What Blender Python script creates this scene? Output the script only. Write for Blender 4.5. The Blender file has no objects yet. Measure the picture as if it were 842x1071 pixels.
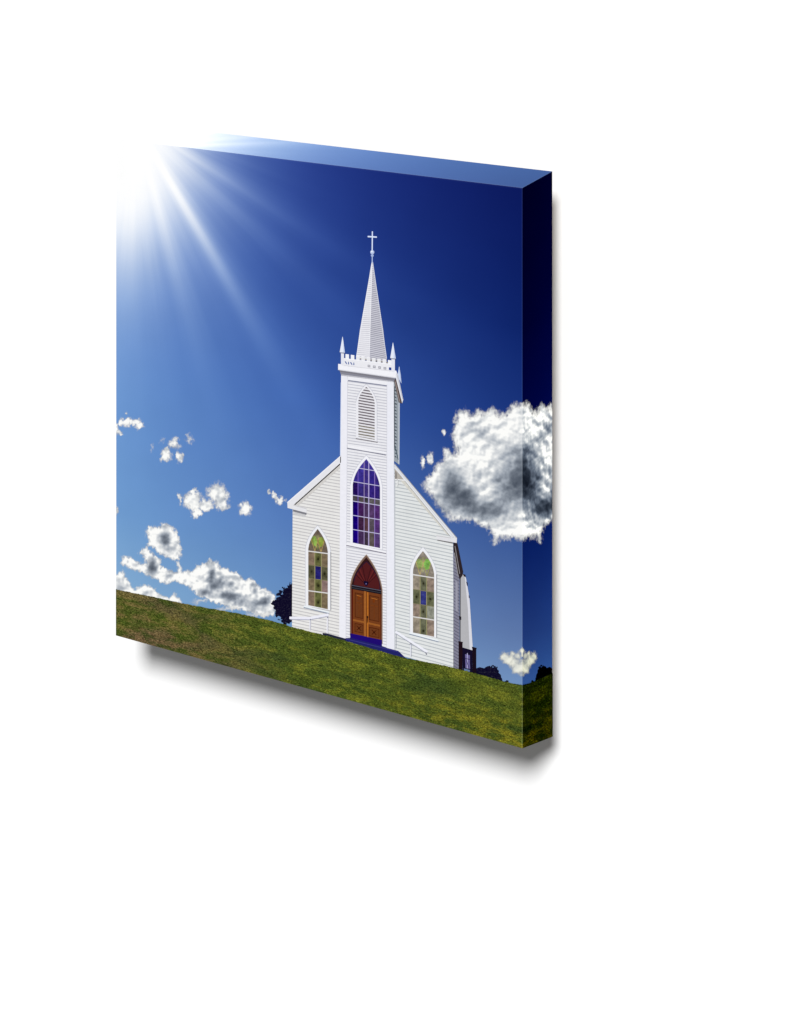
import bpy, math, random
import numpy as np
random.seed(4)
scene = bpy.context.scene
COL = scene.collection

# ------------------------------------------------------------------ sizes
S = 0.6                       # height of the stretched canvas in metres
KZ = 0.0145
W, D, K = 0.928, 0.096, 0.010 # width, depth and back flare, in units of its height
CX, CY, CZ, PSI, F, PY = 2.728, -3.338, 1.770, -0.551, 2217.988, -254.527
GAP = 0.092                    # unseen stand-off on added spacers, set to shape the cast shadow
LAY = 0.00010                 # one layer of ink sheet, in units of the height

# plane coordinates (u,v) of the canvas front <-> the drawing coordinates (x,y) the artwork is laid out in
sp, cp = math.sin(PSI), math.cos(PSI)
def uv2xy(u, v):
    du, dy, dz = u - CX, -CY, v - CZ
    fw = du * sp + dy * cp
    r = du * cp - dy * sp
    return 421 + F * r / fw, PY - F * dz / fw
def xy2uv(x, y):
    a = (x - 421) / F; b = (PY - y) / F
    # direction = forward + a*right + b*up ; meet the plane y=0
    dx = sp + a * cp; dyy = cp - a * sp; dz = b
    t = -CY / dyy
    return CX + t * dx, CZ + t * dz

def place(u, v, h=0.0):
    """point on the wrapped canvas sheet, h above it"""
    if u > W - 1e-9 and u < W + 1e-9 and 0 <= v <= 1:
        p = (W + h, -h, v)
    elif u > W:
        d = u - W; k = K * d / D
        p = (W + k + h, d, v + (2 * v - 1) * KZ * d / D)
    elif u < 0:
        d = -u; k = K * d / D
        p = (-k - h, d, v + (2 * v - 1) * KZ * d / D)
    elif v > 1:
        d = v - 1; k = K * d / D
        p = (u + (2 * u / W - 1) * k, d, 1 + KZ * d / D + h)
    elif v < 0:
        d = -v; k = K * d / D
        p = (u + (2 * u / W - 1) * k, d, -KZ * d / D - h)
    else:
        p = (u, -h, v)
    return (p[0] * S, p[1] * S, p[2] * S)

# ------------------------------------------------------------------ node expressions
class NT:
    def __init__(s, name):
        s.m = bpy.data.materials.new(name); s.m.use_nodes = True
        s.t = s.m.node_tree; s.t.nodes.clear(); s.cache = {}
    def node(s, kind, **kw):
        n = s.t.nodes.new(kind)
        for k, v in kw.items(): setattr(n, k, v)
        return n
    def link(s, a, b): s.t.links.new(a, b)
class X:
    def __init__(s, T, v): s.T = T; s.v = v
    def op(s, o, *a, clamp=False):
        n = s.T.node('ShaderNodeMath', operation=o); n.use_clamp = clamp
        for i, q in enumerate((s,) + a):
            q = q.v if isinstance(q, X) else q
            if isinstance(q, (int, float)): n.inputs[i].default_value = q
            else: s.T.link(q, n.inputs[i])
        return X(s.T, n.outputs[0])
    def __add__(s, o): return s.op('ADD', o)
    __radd__ = __add__
    def __sub__(s, o): return s.op('SUBTRACT', o)
    def __rsub__(s, o): return X(s.T, o).op('SUBTRACT', s)
    def __mul__(s, o): return s.op('MULTIPLY', o)
    __rmul__ = __mul__
    def __truediv__(s, o): return s.op('DIVIDE', o)
    def __rtruediv__(s, o): return X(s.T, o).op('DIVIDE', s)
    def __pow__(s, o): return s.op('POWER', o)
    def exp(s): return s.op('EXPONENT')
    def abs(s): return s.op('ABSOLUTE')
    def sqrt(s): return s.op('SQRT')
    def sin(s): return s.op('SINE')
    def fract(s): return s.op('FRACT')
    def max(s, o): return s.op('MAXIMUM', o)
    def min(s, o): return s.op('MINIMUM', o)
    def gt(s, o): return s.op('GREATER_THAN', o)
    def clamp(s): return s.op('ADD', 0.0, clamp=True)
    def atan2(s, o): return s.op('ARCTAN2', o)
    def step(s, a, b):                     # smoothstep
        n = s.T.node('ShaderNodeMapRange', interpolation_type='SMOOTHSTEP')
        s.T.link(s.v, n.inputs[0]); n.inputs[1].default_value = a; n.inputs[2].default_value = b
        return X(s.T, n.outputs[0])
class RGB3:
    def __init__(s, r, g, b): s.c = [r, g, b]
    def mix(s, o, f):
        o = o if isinstance(o, RGB3) else RGB3(*o)
        return RGB3(*[(f * (q - p) + p) if isinstance(q, X) or isinstance(p, X) else f * (q - p) + p for p, q in zip(s.c, o.c)])
    def mul(s, f): return RGB3(*[f * p for p in s.c])
def c8(r, g, b): return RGB3(r / 255, g / 255, b / 255)

def coords(T):
    """raw sheet coordinates, mirrored ones, drawing coordinates"""
    n = T.node('ShaderNodeUVMap'); n.uv_map = 'sheet'
    sx = T.node('ShaderNodeSeparateXYZ'); T.link(n.outputs[0], sx.inputs[0])
    ru, rv = X(T, sx.outputs[0]), X(T, sx.outputs[1])
    u = (W - (ru - W).abs()).abs(); v = (1 - (rv - 1).abs()).abs()
    du = u - CX; dz = v - CZ; dy = -CY
    fw = du * sp + dy * cp
    x = (du * cp - dy * sp) / fw * F + 421
    y = PY - dz / fw * F
    return ru, rv, u, v, x, y
def noise(T, x, y, scale, detail=3, rough=0.5, dist=0.0, z=0.0):
    c = T.node('ShaderNodeCombineXYZ')
    for i, q in enumerate((x, y, z)):
        if isinstance(q, X): T.link(q.v, c.inputs[i])
        else: c.inputs[i].default_value = q
    n = T.node('ShaderNodeTexNoise'); T.link(c.outputs[0], n.inputs['Vector'])
    n.inputs['Scale'].default_value = scale; n.inputs['Detail'].default_value = detail
    n.inputs['Roughness'].default_value = rough; n.inputs['Distortion'].default_value = dist
    return X(T, n.outputs[0])
def ramp(T, f, stops):
    n = T.node('ShaderNodeValToRGB'); cr = n.color_ramp
    cr.interpolation = 'B_SPLINE' if len(stops) > 3 else 'LINEAR'
    cr.interpolation = 'LINEAR'
    while len(cr.elements) < len(stops): cr.elements.new(0.5)
    for e, (p, c) in zip(cr.elements, stops):
        e.position = p; e.color = (c[0] / 255, c[1] / 255, c[2] / 255, 1)
    T.link(f.v, n.inputs[0])
    s = T.node('ShaderNodeSeparateColor'); T.link(n.outputs[0], s.inputs[0])
    return RGB3(*[X(T, s.outputs[i]) for i in range(3)])

EF, ES, ET = 1.62, 1.15, 1.45      # how brightly the lamps light front, side and top; divided out of the ink, face shade is painted below
def finish(T, col, ru, rv, x=None, y=None, alpha=None):
    """ink colours (as printed values) -> matt coated canvas"""
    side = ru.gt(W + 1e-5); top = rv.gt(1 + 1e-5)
    fold_highlight = ((ru - W).abs() * (-1 / 0.0007)).exp() * 0.16 + ((rv - 1).abs() * (-1 / 0.0007)).exp() * 0.22  # edge highlight along the folds, painted into the ink as a pale line
    cc = T.node('ShaderNodeCombineColor')
    top_lift = (0.17, 0.225, 0.23)
    for i, c in enumerate(col.c):
        if not isinstance(c, X): c = X(T, c) + 0.0
        c = c + (1 - c) * fold_highlight
        grain = None
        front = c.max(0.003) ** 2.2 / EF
        sd = ((c * c) * 0.99).max(0.012) ** 2.2 / ES  # side wrap: shade painted in by darkening the ink
        tp = (1 - (1 - c) * (1 - top_lift[i])).max(0.0) ** 2.2 / ET  # top wrap: brighter light painted in by paling the ink
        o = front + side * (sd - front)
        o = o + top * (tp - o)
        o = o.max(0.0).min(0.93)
        T.link(o.v, cc.inputs[i])
    b = T.node('ShaderNodeBsdfPrincipled')
    T.link(cc.outputs[0], b.inputs['Base Color'])
    b.inputs['Roughness'].default_value = 0.75
    b.inputs['Specular IOR Level'].default_value = 0.0
    # woven canvas tooth
    wv = (ru * 1900).sin() * (rv * 1900).sin()
    bp = T.node('ShaderNodeBump'); bp.inputs['Strength'].default_value = 0.06; bp.inputs['Distance'].default_value = 0.0001
    T.link(wv.v, bp.inputs['Height']); T.link(bp.outputs[0], b.inputs['Normal'])
    out = T.node('ShaderNodeOutputMaterial')
    if alpha is None: T.link(b.outputs[0], out.inputs[0])
    else:
        tr = T.node('ShaderNodeBsdfTransparent'); mx = T.node('ShaderNodeMixShader')
        T.link(alpha.v, mx.inputs[0]); T.link(tr.outputs[0], mx.inputs[1]); T.link(b.outputs[0], mx.inputs[2])
        T.link(mx.outputs[0], out.inputs[0])
    return T.m

# ------------------------------------------------------------------ printed sky (the canvas itself)
def sky_material():
    T = NT('printed_sky'); ru, rv, u, v, x, y = coords(T)
    s = u / W; t = 1 - v
    L = ramp(T, t, [(0, (49, 75, 148)), (.25, (64, 95, 163)), (.5, (91, 131, 190)), (.75, (106, 148, 198)), (.92, (129, 168, 203)), (1, (144, 181, 210))])
    M = ramp(T, t, [(0, (33, 49, 116)), (.2, (39, 61, 128)), (.45, (59, 91, 160)), (.7, (83, 118, 178)), (.88, (105, 143, 188)), (1, (119, 153, 193))])
    R = ramp(T, t, [(0, (19, 30, 88)), (.25, (21, 39, 100)), (.45, (33, 57, 122)), (.65, (64, 91, 148)), (.8, (93, 118, 166)), (.92, (119, 151, 193)), (1, (139, 168, 203))])
    c = L.mix(M, (s * 2).clamp()).mix(R, (s * 2 - 1).clamp())
    # sun flare printed in the top left corner
    dx = x - 140; dy = y - 125
    r = ((dx * 1.1) * (dx * 1.1) + (dy * 0.80) * (dy * 0.80)).sqrt()
    core = (((x - 128) * (x - 128) * 1.0 + (y - 160) * (y - 160) * 0.45).sqrt())
    g = (core * (-1 / 36.0)).exp() * 2.7
    g = g + (r * (-1 / 88.0)).exp() * 0.78
    lx = (x - 121) * (1 / 24.0)
    g = g + (lx * lx * -1.0).exp() * ((y - 190).max(0.0) * (-1 / 95.0)).exp() * 0.22
    rr = (dx * dx + dy * dy).sqrt()
    an = dy.atan2(dx) * (180 / math.pi)
    for a, w, amp, ln, r0 in ((59.8, 2.5, .85, 78, 60), (59.0, 6.0, .26, 120, 50), (74, 3.6, .34, 105, 60), (32.5, 3.8, .17, 115, 70), (42, 4.2, .17, 110, 70),
                          (90, 11.0, .24, 110, 70), (67, 3.4, .07, 130, 80)):
        q = (an - a) / w
        g = g + (q * q * -1.0).exp() * ((rr - r0).max(0.0) * (-1.0 / ln)).exp() * amp
    fn = noise(T, an * 0.25, rr * 0.004, 1.0, 3)
    g = g * (fn * 0.3 + 0.85) + rv.gt(1 + 1e-5) * ((x - 150) * (-1 / 150.0)).exp() * 0.46  # last term pales the top wrap only, more of its painted brightening
    g = (1 - ((g * 0.95 + g * g * 0.9) * -1.0).exp()).clamp()
    c = RGB3(*[p + (1 - p) * (g ** e) for p, e in zip(c.c, (1.12, 0.97, 0.70))])
    # faint blotchiness of the print
    n = noise(T, x, y, 0.02, 4) * 0.05 + 0.975
    gr = noise(T, x, y, 0.9, 2) * 0.04 + 0.98
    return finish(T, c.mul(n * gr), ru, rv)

def meadow_material():
    T = NT('printed_grass'); ru, rv, u, v, x, y = coords(T)
    yy = (y - x * 0.24)
    big = noise(T, x * 0.6, yy * 1.5, 0.022, 3, .6, 0.6)
    mid = noise(T, x * 0.55, yy * 1.4, 0.10, 4, .65, 0.4, 3.1)
    fine = noise(T, x * 0.6, yy * 1.3, 0.75, 3, .75, 0.3, 7.7)
    speck = noise(T, x * .9, yy * 1.5, 1.3, 2, .7, 0.0, 1.7)
    left = 1 - x.step(150, 330)
    right = x.step(330, 540)
    dep = (yy - 590).step(0, 60)           # towards the viewer
    c = c8(73, 86, 36).mix(c8(107, 110, 40).c, mid.step(.42, .70) * 0.8)
    c = c.mix(c8(53, 68, 36).c, (big.step(.50, .66)) * 0.6)
    c = c.mix(c8(107, 86, 66).c, (mid * 0.45 + big * 0.35 + fine * 0.2).step(.42, .58) * left * (0.62 + dep * 0.38))
    c = c.mix(c8(121, 116, 40).c, (1 - big).step(.45, .62) * right * 0.25)
    nearv = 1 - v.step(0.008, 0.085)
    c = c.mix(c8(141, 122, 34).c, nearv * (right * .7 + .1) * mid.step(.38, .6) * 0.5)
    m = (fine - 0.5) * 2.1 + (speck - 0.5) * 2.3 + 0.98
    m2 = (mid - .5) * 0.35 + 0.97
    c = c.mul((m * m2).max(0.2).min(2.0))
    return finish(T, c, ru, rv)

def cloud_material(name, white, grey, dark):
    T = NT(name); ru, rv, u, v, x, y = coords(T)
    def at(nm):
        n = T.node('ShaderNodeAttribute'); n.attribute_name = nm; return X(T, n.outputs['Fac'])
    d = at('cover'); s = at('shade')
    fine = noise(T, x, y, 0.35, 4, .6, .5)
    sh = (s + (fine - 0.5) * 0.09).clamp()
    c = RGB3(*white).mix(grey, (sh * 2).clamp()).mix(dark, (sh * 2 - 1).clamp())
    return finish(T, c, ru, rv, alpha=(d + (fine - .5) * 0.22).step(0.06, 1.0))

def foliage_material():
    T = NT('printed_foliage'); ru, rv, u, v, x, y = coords(T)
    n = noise(T, x, y, 0.5, 4, .7)
    c = c8(20, 17, 40).mix(c8(58, 58, 66).c, n.step(.45, .78))
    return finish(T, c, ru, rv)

def siding_material(name, base, line, pitch, xc=383.0, s0=.13, gain=.14, lw=.30, x0=None, vary=.03):
    """lapped boards as the print shows them"""
    T = NT(name); ru, rv, u, v, x, y = coords(T)
    sl = ((y - 390) / 300).max(0.0) ** 1.5 * gain + s0
    ph = (y - sl * (x - xc)) / pitch
    fr = ph.fract(); idn = ph.op('FLOOR')
    wob = noise(T, x, y, 0.5, 3, .6)
    l = (1 - fr.step(0.0, lw)) + fr.step(1 - lw * .5, 1.0)
    l = (l * (wob * 0.9 + 0.5)).clamp()
    bn = noise(T, idn * 0.77, x * 0.02, 1.0, 2)
    c = RGB3(*[q / 255 for q in base]).mix([q / 255 for q in line], l)
    patch = noise(T, x, y, 0.05, 3, .6, 0, 4.2)
    streak = noise(T, x * 1.0, y * 0.08, 0.8, 3, .6, 0, 2.5)
    c = c.mul((streak - .5) * 0.05 + (bn - .5) * vary * 2 + (patch - .5) * 0.07 + (wob - .5) * 0.05 + 1.0)
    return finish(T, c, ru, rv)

def ink_material():
    T = NT('printed_ink'); ru, rv, u, v, x, y = coords(T)
    a = T.node('ShaderNodeAttribute'); a.attribute_name = 'ink'
    s = T.node('ShaderNodeSeparateColor'); T.link(a.outputs['Color'], s.inputs[0])
    n = noise(T, x, y, 0.45, 4, .7) * 0.26 + 0.87
    c = RGB3(*[X(T, s.outputs[i]) for i in range(3)]).mul(n)
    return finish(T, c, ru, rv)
def paint_material():
    T = NT('printed_white_paint'); ru, rv, u, v, x, y = coords(T)
    a = T.node('ShaderNodeAttribute'); a.attribute_name = 'ink'
    s = T.node('ShaderNodeSeparateColor'); T.link(a.outputs['Color'], s.inputs[0])
    n = noise(T, x, y, 0.30, 4, .7) * 0.07 + 0.965
    c = RGB3(*[X(T, s.outputs[i]) for i in range(3)]).mul(n)
    return finish(T, c, ru, rv)
def glass_material():
    T = NT('printed_stained_glass'); ru, rv, u, v, x, y = coords(T)
    a = T.node('ShaderNodeAttribute'); a.attribute_name = 'ink'
    s = T.node('ShaderNodeSeparateColor'); T.link(a.outputs['Color'], s.inputs[0])
    n = noise(T, x, y, 0.22, 3, .6); n2 = noise(T, x, y, .3, 3, .6, 0, 9)
    c = RGB3(*[X(T, s.outputs[i]) for i in range(3)]).mul(n * 0.9 + 0.55)
    c = c.mix(c8(150, 140, 120).c, n2.step(.55, .75) * 0.25)
    return finish(T, c, ru, rv)

# ------------------------------------------------------------------ object helpers
def link_mesh(name, verts, faces, uvs, mat, parent, colors=None, attrs=None):
    me = bpy.data.meshes.new(name)
    me.from_pydata(verts, [], faces)
    uvl = me.uv_layers.new(name='sheet')
    li = np.zeros(len(me.loops), dtype=np.int32); me.loops.foreach_get('vertex_index', li)
    uvs = np.array(uvs, dtype=np.float32)
    uvl.data.foreach_set('uv', uvs[li].ravel())
    if colors is not None:
        ca = me.color_attributes.new('ink', 'FLOAT_COLOR', 'CORNER')
        buf = []
        for f, c in zip(faces, colors): buf += [c[0] / 255, c[1] / 255, c[2] / 255, 1.0] * len(f)
        ca.data.foreach_set('color', buf)
    for k, vals in (attrs or {}).items():
        at = me.attributes.new(k, 'FLOAT', 'POINT'); at.data.foreach_set('value', np.array(vals, dtype=np.float32))
    me.materials.append(mat)
    o = bpy.data.objects.new(name, me); COL.objects.link(o)
    if parent: o.parent = parent
    return o

class Sheet:
    """a printed piece of the picture: flat polygons laid out in drawing coordinates"""
    def __init__(s, h): s.h = h; s.v = []; s.f = []; s.u = []; s.c = []
    def poly(s, pts, col=(235, 235, 240), dh=0.0):
        if len(pts) < 3: return s
        b = len(s.v)
        area = sum(pts[i][0] * pts[(i + 1) % len(pts)][1] - pts[(i + 1) % len(pts)][0] * pts[i][1] for i in range(len(pts)))
        if abs(area) < 1e-4: return s
        if area > 0: pts = pts[::-1]      # y runs down: keep the face turned to the viewer
        for x, y in pts:
            u, v = xy2uv(x, y); s.u.append((u, v)); s.v.append(place(u, v, (s.h + dh) * LAY))
        s.f.append(tuple(range(b, len(s.v)))); s.c.append(col)
        return s
    def bar(s, a, b, w, col=(235, 235, 240), dh=0.0, w2=None):
        dx, dy = b[0] - a[0], b[1] - a[1]; L = math.hypot(dx, dy); nx, ny = -dy / L, dx / L
        w2 = w if w2 is None else w2
        return s.poly([(a[0] + nx * w / 2, a[1] + ny * w / 2), (b[0] + nx * w2 / 2, b[1] + ny * w2 / 2),
                       (b[0] - nx * w2 / 2, b[1] - ny * w2 / 2), (a[0] - nx * w / 2, a[1] - ny * w / 2)], col, dh)
    def disc(s, x, y, rx, ry, col, dh=0.0, n=14):
        return s.poly([(x + rx * math.cos(2 * math.pi * i / n), y + ry * math.sin(2 * math.pi * i / n)) for i in range(n)], col, dh)
    def make(s, name, mat, parent, label=None):
        o = link_mesh(name, s.v, s.f, s.u, mat, parent, s.c)
        if label: o['label'] = label
        return o

def clip(sub, win):
    """Sutherland-Hodgman against a convex window"""
    def inside(p, a, b, sg): return sg * ((b[0] - a[0]) * (p[1] - a[1]) - (b[1] - a[1]) * (p[0] - a[0])) >= -1e-9
    ar = sum(win[i][0] * win[(i + 1) % len(win)][1] - win[(i + 1) % len(win)][0] * win[i][1] for i in range(len(win)))
    sg = 1 if ar > 0 else -1
    out = list(sub)
    for i in range(len(win)):
        a, b = win[i], win[(i + 1) % len(win)]
        inp, out = out, []
        for j in range(len(inp)):
            p, q = inp[j - 1], inp[j]
            ip, iq = inside(p, a, b, sg), inside(q, a, b, sg)
            if ip != iq:
                d1 = (b[0] - a[0]) * (p[1] - a[1]) - (b[1] - a[1]) * (p[0] - a[0])
                d2 = (b[0] - a[0]) * (q[1] - a[1]) - (b[1] - a[1]) * (q[0] - a[0])
                t = d1 / (d1 - d2)
                out.append((p[0] + t * (q[0] - p[0]), p[1] + t * (q[1] - p[1])))
            if iq: out.append(q)
        if not out: return []
    return out

def arch(xl, xr, ax, ay, sl, sr, bl, br, n=9, bulge=.52):
    def q(p0, p1, p2, t): return tuple((1 - t) ** 2 * a + 2 * t * (1 - t) * b + t * t * c for a, b, c in zip(p0, p1, p2))
    pts = [(xl, bl)]
    for i in range(n): pts.append(q((xl, sl), (xl + (ax - xl) * .10, sl + (ay - sl) * bulge), (ax, ay), i / n))
    for i in range(n + 1): pts.append(q((ax, ay), (xr + (ax - xr) * .10, sr + (ay - sr) * bulge), (xr, sr), i / n))
    pts.append((xr, br))
    return pts

# ---- numpy value noise
rng = np.random.RandomState(11)
TAB = rng.rand(256, 256)
def vnoise(x, y):
    xi = np.floor(x).astype(int); yi = np.floor(y).astype(int); fx = x - xi; fy = y - yi
    fx = fx * fx * (3 - 2 * fx); fy = fy * fy * (3 - 2 * fy)
    g = lambda a, b: TAB[a & 255, b & 255]
    return (g(xi, yi) * (1 - fx) + g(xi + 1, yi) * fx) * (1 - fy) + (g(xi, yi + 1) * (1 - fx) + g(xi + 1, yi + 1) * fx) * fy
def fbm(x, y, o=5, gain=.55):
    s = 0; a = 1; t = 0
    for i in range(o):
        s = s + a * vnoise(x * 2 ** i + 17.3 * i, y * 2 ** i + 9.1 * i); t += a; a *= gain
    return s / t

def field_part(name, blobs, darks, mat, parent, h, edge=.55, nscale=9.0, wrap=False, step=.0011, soft=.38, base_shade=0.0, relief=1.0, cut=.07, label=None, cap=1.0, only=None, clipper=None, wisp=1.1, fw=1.0, outline=None, body=10.0):
    """a cloud or tree crown of the picture, cut out where its cover is more than a trace"""
    xs = [b[0] for b in blobs]; ys = [b[1] for b in blobs]; m = 1.7
    if outline:
        ox, oy = [p[0] for p in outline], [p[1] for p in outline]
        bb = blobs + [((min(ox) + max(ox)) / 2, (min(oy) + max(oy)) / 2, (max(ox) - min(ox)) / 2 / m + 6, (max(oy) - min(oy)) / 2 / m + 6)]
    else: bb = blobs
    x0 = min(b[0] - b[2] * m for b in bb); x1 = max(b[0] + b[2] * m for b in bb)
    y0 = min(b[1] - b[3] * m for b in bb); y1 = max(b[1] + b[3] * m for b in bb)
    cs = [xy2uv(a, b) for a in (x0, x1) for b in (y0, y1)]
    ua, ub = min(c[0] for c in cs), max(c[0] for c in cs); va, vb = min(c[1] for c in cs), max(c[1] for c in cs)
    ua = max(ua, 0); ub = min(ub, W); va = max(va, 0); vb = min(vb, 1)
    if wrap: ub = W + D * .999
    if only: ua, ub = only
    k0 = math.ceil((ua - W) / step); k1 = math.floor((ub - W) / step)
    us = [W + k * step for k in range(k0, k1 + 1)]
    if ua <= 0: us = [0.0] + us
    if ub > W + D * .9: us = us + [W + D * .999]
    us = np.array(us); us[np.abs(us - W) < 1e-7] = W
    vs = np.arange(va, vb, step)
    U, V = np.meshgrid(us, vs)
    Um = W - np.abs(U - W)
    Xp, Yp = uv2xy(Um, V)
    wk = 3.0 if outline else 6.0
    wx = (fbm(Xp / 7 + 5, Yp / 7, 4) - .5) * wk; wy = (fbm(Xp / 7 + 50, Yp / 7 + 31, 4) - .5) * wk
    Xw, Yw = Xp + wx, Yp + wy
    Xw = Xw + (fbm(Xp / 2.4 + 1, Yp / 2.4, 3) - .5) * 4.6 * fw; Yw = Yw + (fbm(Xp / 2.4 + 7, Yp / 3.2 + 13, 3) - .5) * 5.5 * fw
    f = np.full(U.shape, -5.0)
    soft_sum = np.zeros(U.shape)
    for b in blobs:
        d = np.sqrt(((Xw - b[0]) / b[2]) ** 2 + ((Yw - b[1]) / b[3]) ** 2)
        amp = b[4] if len(b) > 4 else 1.0
        f = np.maximum(f, (1 - d) * 1.0 - (1 - amp))
    if outline:
        best = np.full(U.shape, 1e9); ins = np.zeros(U.shape, bool)
        for a, b in zip(outline, outline[1:] + outline[:1]):
            ex, ey = b[0] - a[0], b[1] - a[1]; L2 = ex * ex + ey * ey + 1e-9
            t = np.clip(((Xw - a[0]) * ex + (Yw - a[1]) * ey) / L2, 0, 1)
            best = np.minimum(best, np.hypot(Xw - a[0] - t * ex, Yw - a[1] - t * ey))
            cond = ((a[1] > Yw) != (b[1] > Yw)) & (Xw < ex * (Yw - a[1]) / (ey if abs(ey) > 1e-9 else 1e-9) + a[0])
            ins ^= cond
        f = np.maximum(f, np.where(ins, np.minimum(best / body, 1.2), -best / body))
    n = fbm(Xp / nscale, Yp / nscale, 5, .62)
    rd = 1 - np.abs(2 * fbm((Xp + wy * .6) / (nscale * .45) + 9, (Yp + wx) / (nscale * .9) + 4, 4, .6) - 1)
    c = f + (n - .5) * edge * 1.7 + (rd - .78) * edge * wisp
    cover = np.clip((c + soft * .6) / (soft * 2.2), 0, 1) * cap
    sh = np.full(U.shape, base_shade)
    for dk in darks:
        d2 = ((Xp + wx * .9 - dk[0]) / dk[2]) ** 2 + ((Yp + wy * .9 - dk[1]) / dk[3]) ** 2
        sh = sh + dk[4] * np.exp(-d2 * .62)
    n1 = fbm(Xp / 9 + 3, Yp / 8, 3, .5); n2 = fbm((Xp - 2.0) / 9 + 3, (Yp - 2.8) / 8, 3, .5)
    sh = sh + relief * 1.2 * (n1 - n2) + relief * .22 * (n - .5) - relief * .10 * np.clip(1 - c, 0, 1)
    sh = np.where(sh > 0, 1.02 * (1 - np.exp(-np.maximum(sh, 0) * (1.5 + 1.1 * (n - .5)))), 0)
    sh = np.clip(sh, 0, 1)
    keep = cover > cut
    if clipper is not None: keep &= clipper(Xp, Yp)
    nv, nu = U.shape
    cell = keep[:-1, :-1] | keep[1:, :-1] | keep[:-1, 1:] | keep[1:, 1:]
    idx = -np.ones(U.shape, dtype=int)
    used = np.zeros(U.shape, bool)
    used[:-1, :-1] |= cell; used[1:, :-1] |= cell; used[:-1, 1:] |= cell; used[1:, 1:] |= cell
    idx[used] = np.arange(used.sum())
    verts = [place(float(a), float(b), h * LAY) for a, b in zip(U[used], V[used])]
    jj, ii = np.where(cell)
    faces = [(int(idx[j, i]), int(idx[j, i + 1]), int(idx[j + 1, i + 1]), int(idx[j + 1, i])) for j, i in zip(jj, ii)]
    o = link_mesh(name, verts, faces, list(zip(U[used], V[used])), mat, parent,
                  attrs={'cover': np.where(cover[used] > .02, cover[used], 0), 'shade': sh[used]})
    if label: o['label'] = label
    return o

# ------------------------------------------------------------------ the wall
def build_wall():
    T = NT('white_wall_paint')
    tc = T.node('ShaderNodeTexCoord'); nz = T.node('ShaderNodeTexNoise'); nz.inputs['Scale'].default_value = 300
    T.link(tc.outputs['Object'], nz.inputs['Vector'])
    b = T.node('ShaderNodeBsdfPrincipled'); b.inputs['Base Color'].default_value = (.645, .645, .645, 1); b.inputs['Roughness'].default_value = .9
    b.inputs['Specular IOR Level'].default_value = 0.1
    bp = T.node('ShaderNodeBump'); bp.inputs['Strength'].default_value = .03; bp.inputs['Distance'].default_value = .0002
    T.link(nz.outputs[0], bp.inputs['Height']); T.link(bp.outputs[0], b.inputs['Normal'])
    out = T.node('ShaderNodeOutputMaterial'); T.link(b.outputs[0], out.inputs[0])
    me = bpy.data.meshes.new('wall')
    y = (D + GAP) * S; y2 = y + .1; a, c, lo, hi = -9, 9, -8, 8
    vs = [(a, y, lo), (c, y, lo), (c, y, hi), (a, y, hi), (a, y2, lo), (c, y2, lo), (c, y2, hi), (a, y2, hi)]
    me.from_pydata(vs, [], [(0, 1, 2, 3), (5, 4, 7, 6), (4, 0, 3, 7), (1, 5, 6, 2), (3, 2, 6, 7), (4, 5, 1, 0)])
    me.materials.append(T.m)
    o = bpy.data.objects.new('wall', me); COL.objects.link(o)
    o['kind'] = 'structure'; o['label'] = 'plain bright white wall the canvas hangs on'; o['category'] = 'wall'
build_wall()

# ------------------------------------------------------------------ the canvas
root = bpy.data.objects.new('canvas_print', None); COL.objects.link(root)
root['label'] = 'stretched canvas print of a white steepled church on a green hill under deep blue sky'
root['category'] = 'wall art'

def build_canvas():
    m = sky_material()
    verts, faces, uvs = [], [], []
    def grid(us, vs, flip=False):
        b = len(verts)
        for v in vs:
            for u in us: verts.append(place(u, v)); uvs.append((u, v))
        nu = len(us)
        for j in range(len(vs) - 1):
            for i in range(nu - 1):
                q = (b + j * nu + i, b + j * nu + i + 1, b + (j + 1) * nu + i + 1, b + (j + 1) * nu + i)
                faces.append(q)
    lin = lambda a, b, n: [a + (b - a) * i / n for i in range(n + 1)]
    grid(lin(0, W, 8), lin(0, 1, 8))
    e = 1e-6
    grid([W + 2 * e] + lin(W, W + D, 4)[1:], lin(0, 1, 16))
    grid(lin(0, W, 16), [1 + 2 * e] + lin(1, 1 + D, 4)[1:])
    grid(lin(-D, 0, 4)[:-1] + [-e], lin(0, 1, 16))
    grid(lin(0, W, 16), lin(-D, 0, 4)[:-1] + [-e])
    return link_mesh('canvas', verts, faces, uvs, m, root)
build_canvas()
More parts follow.
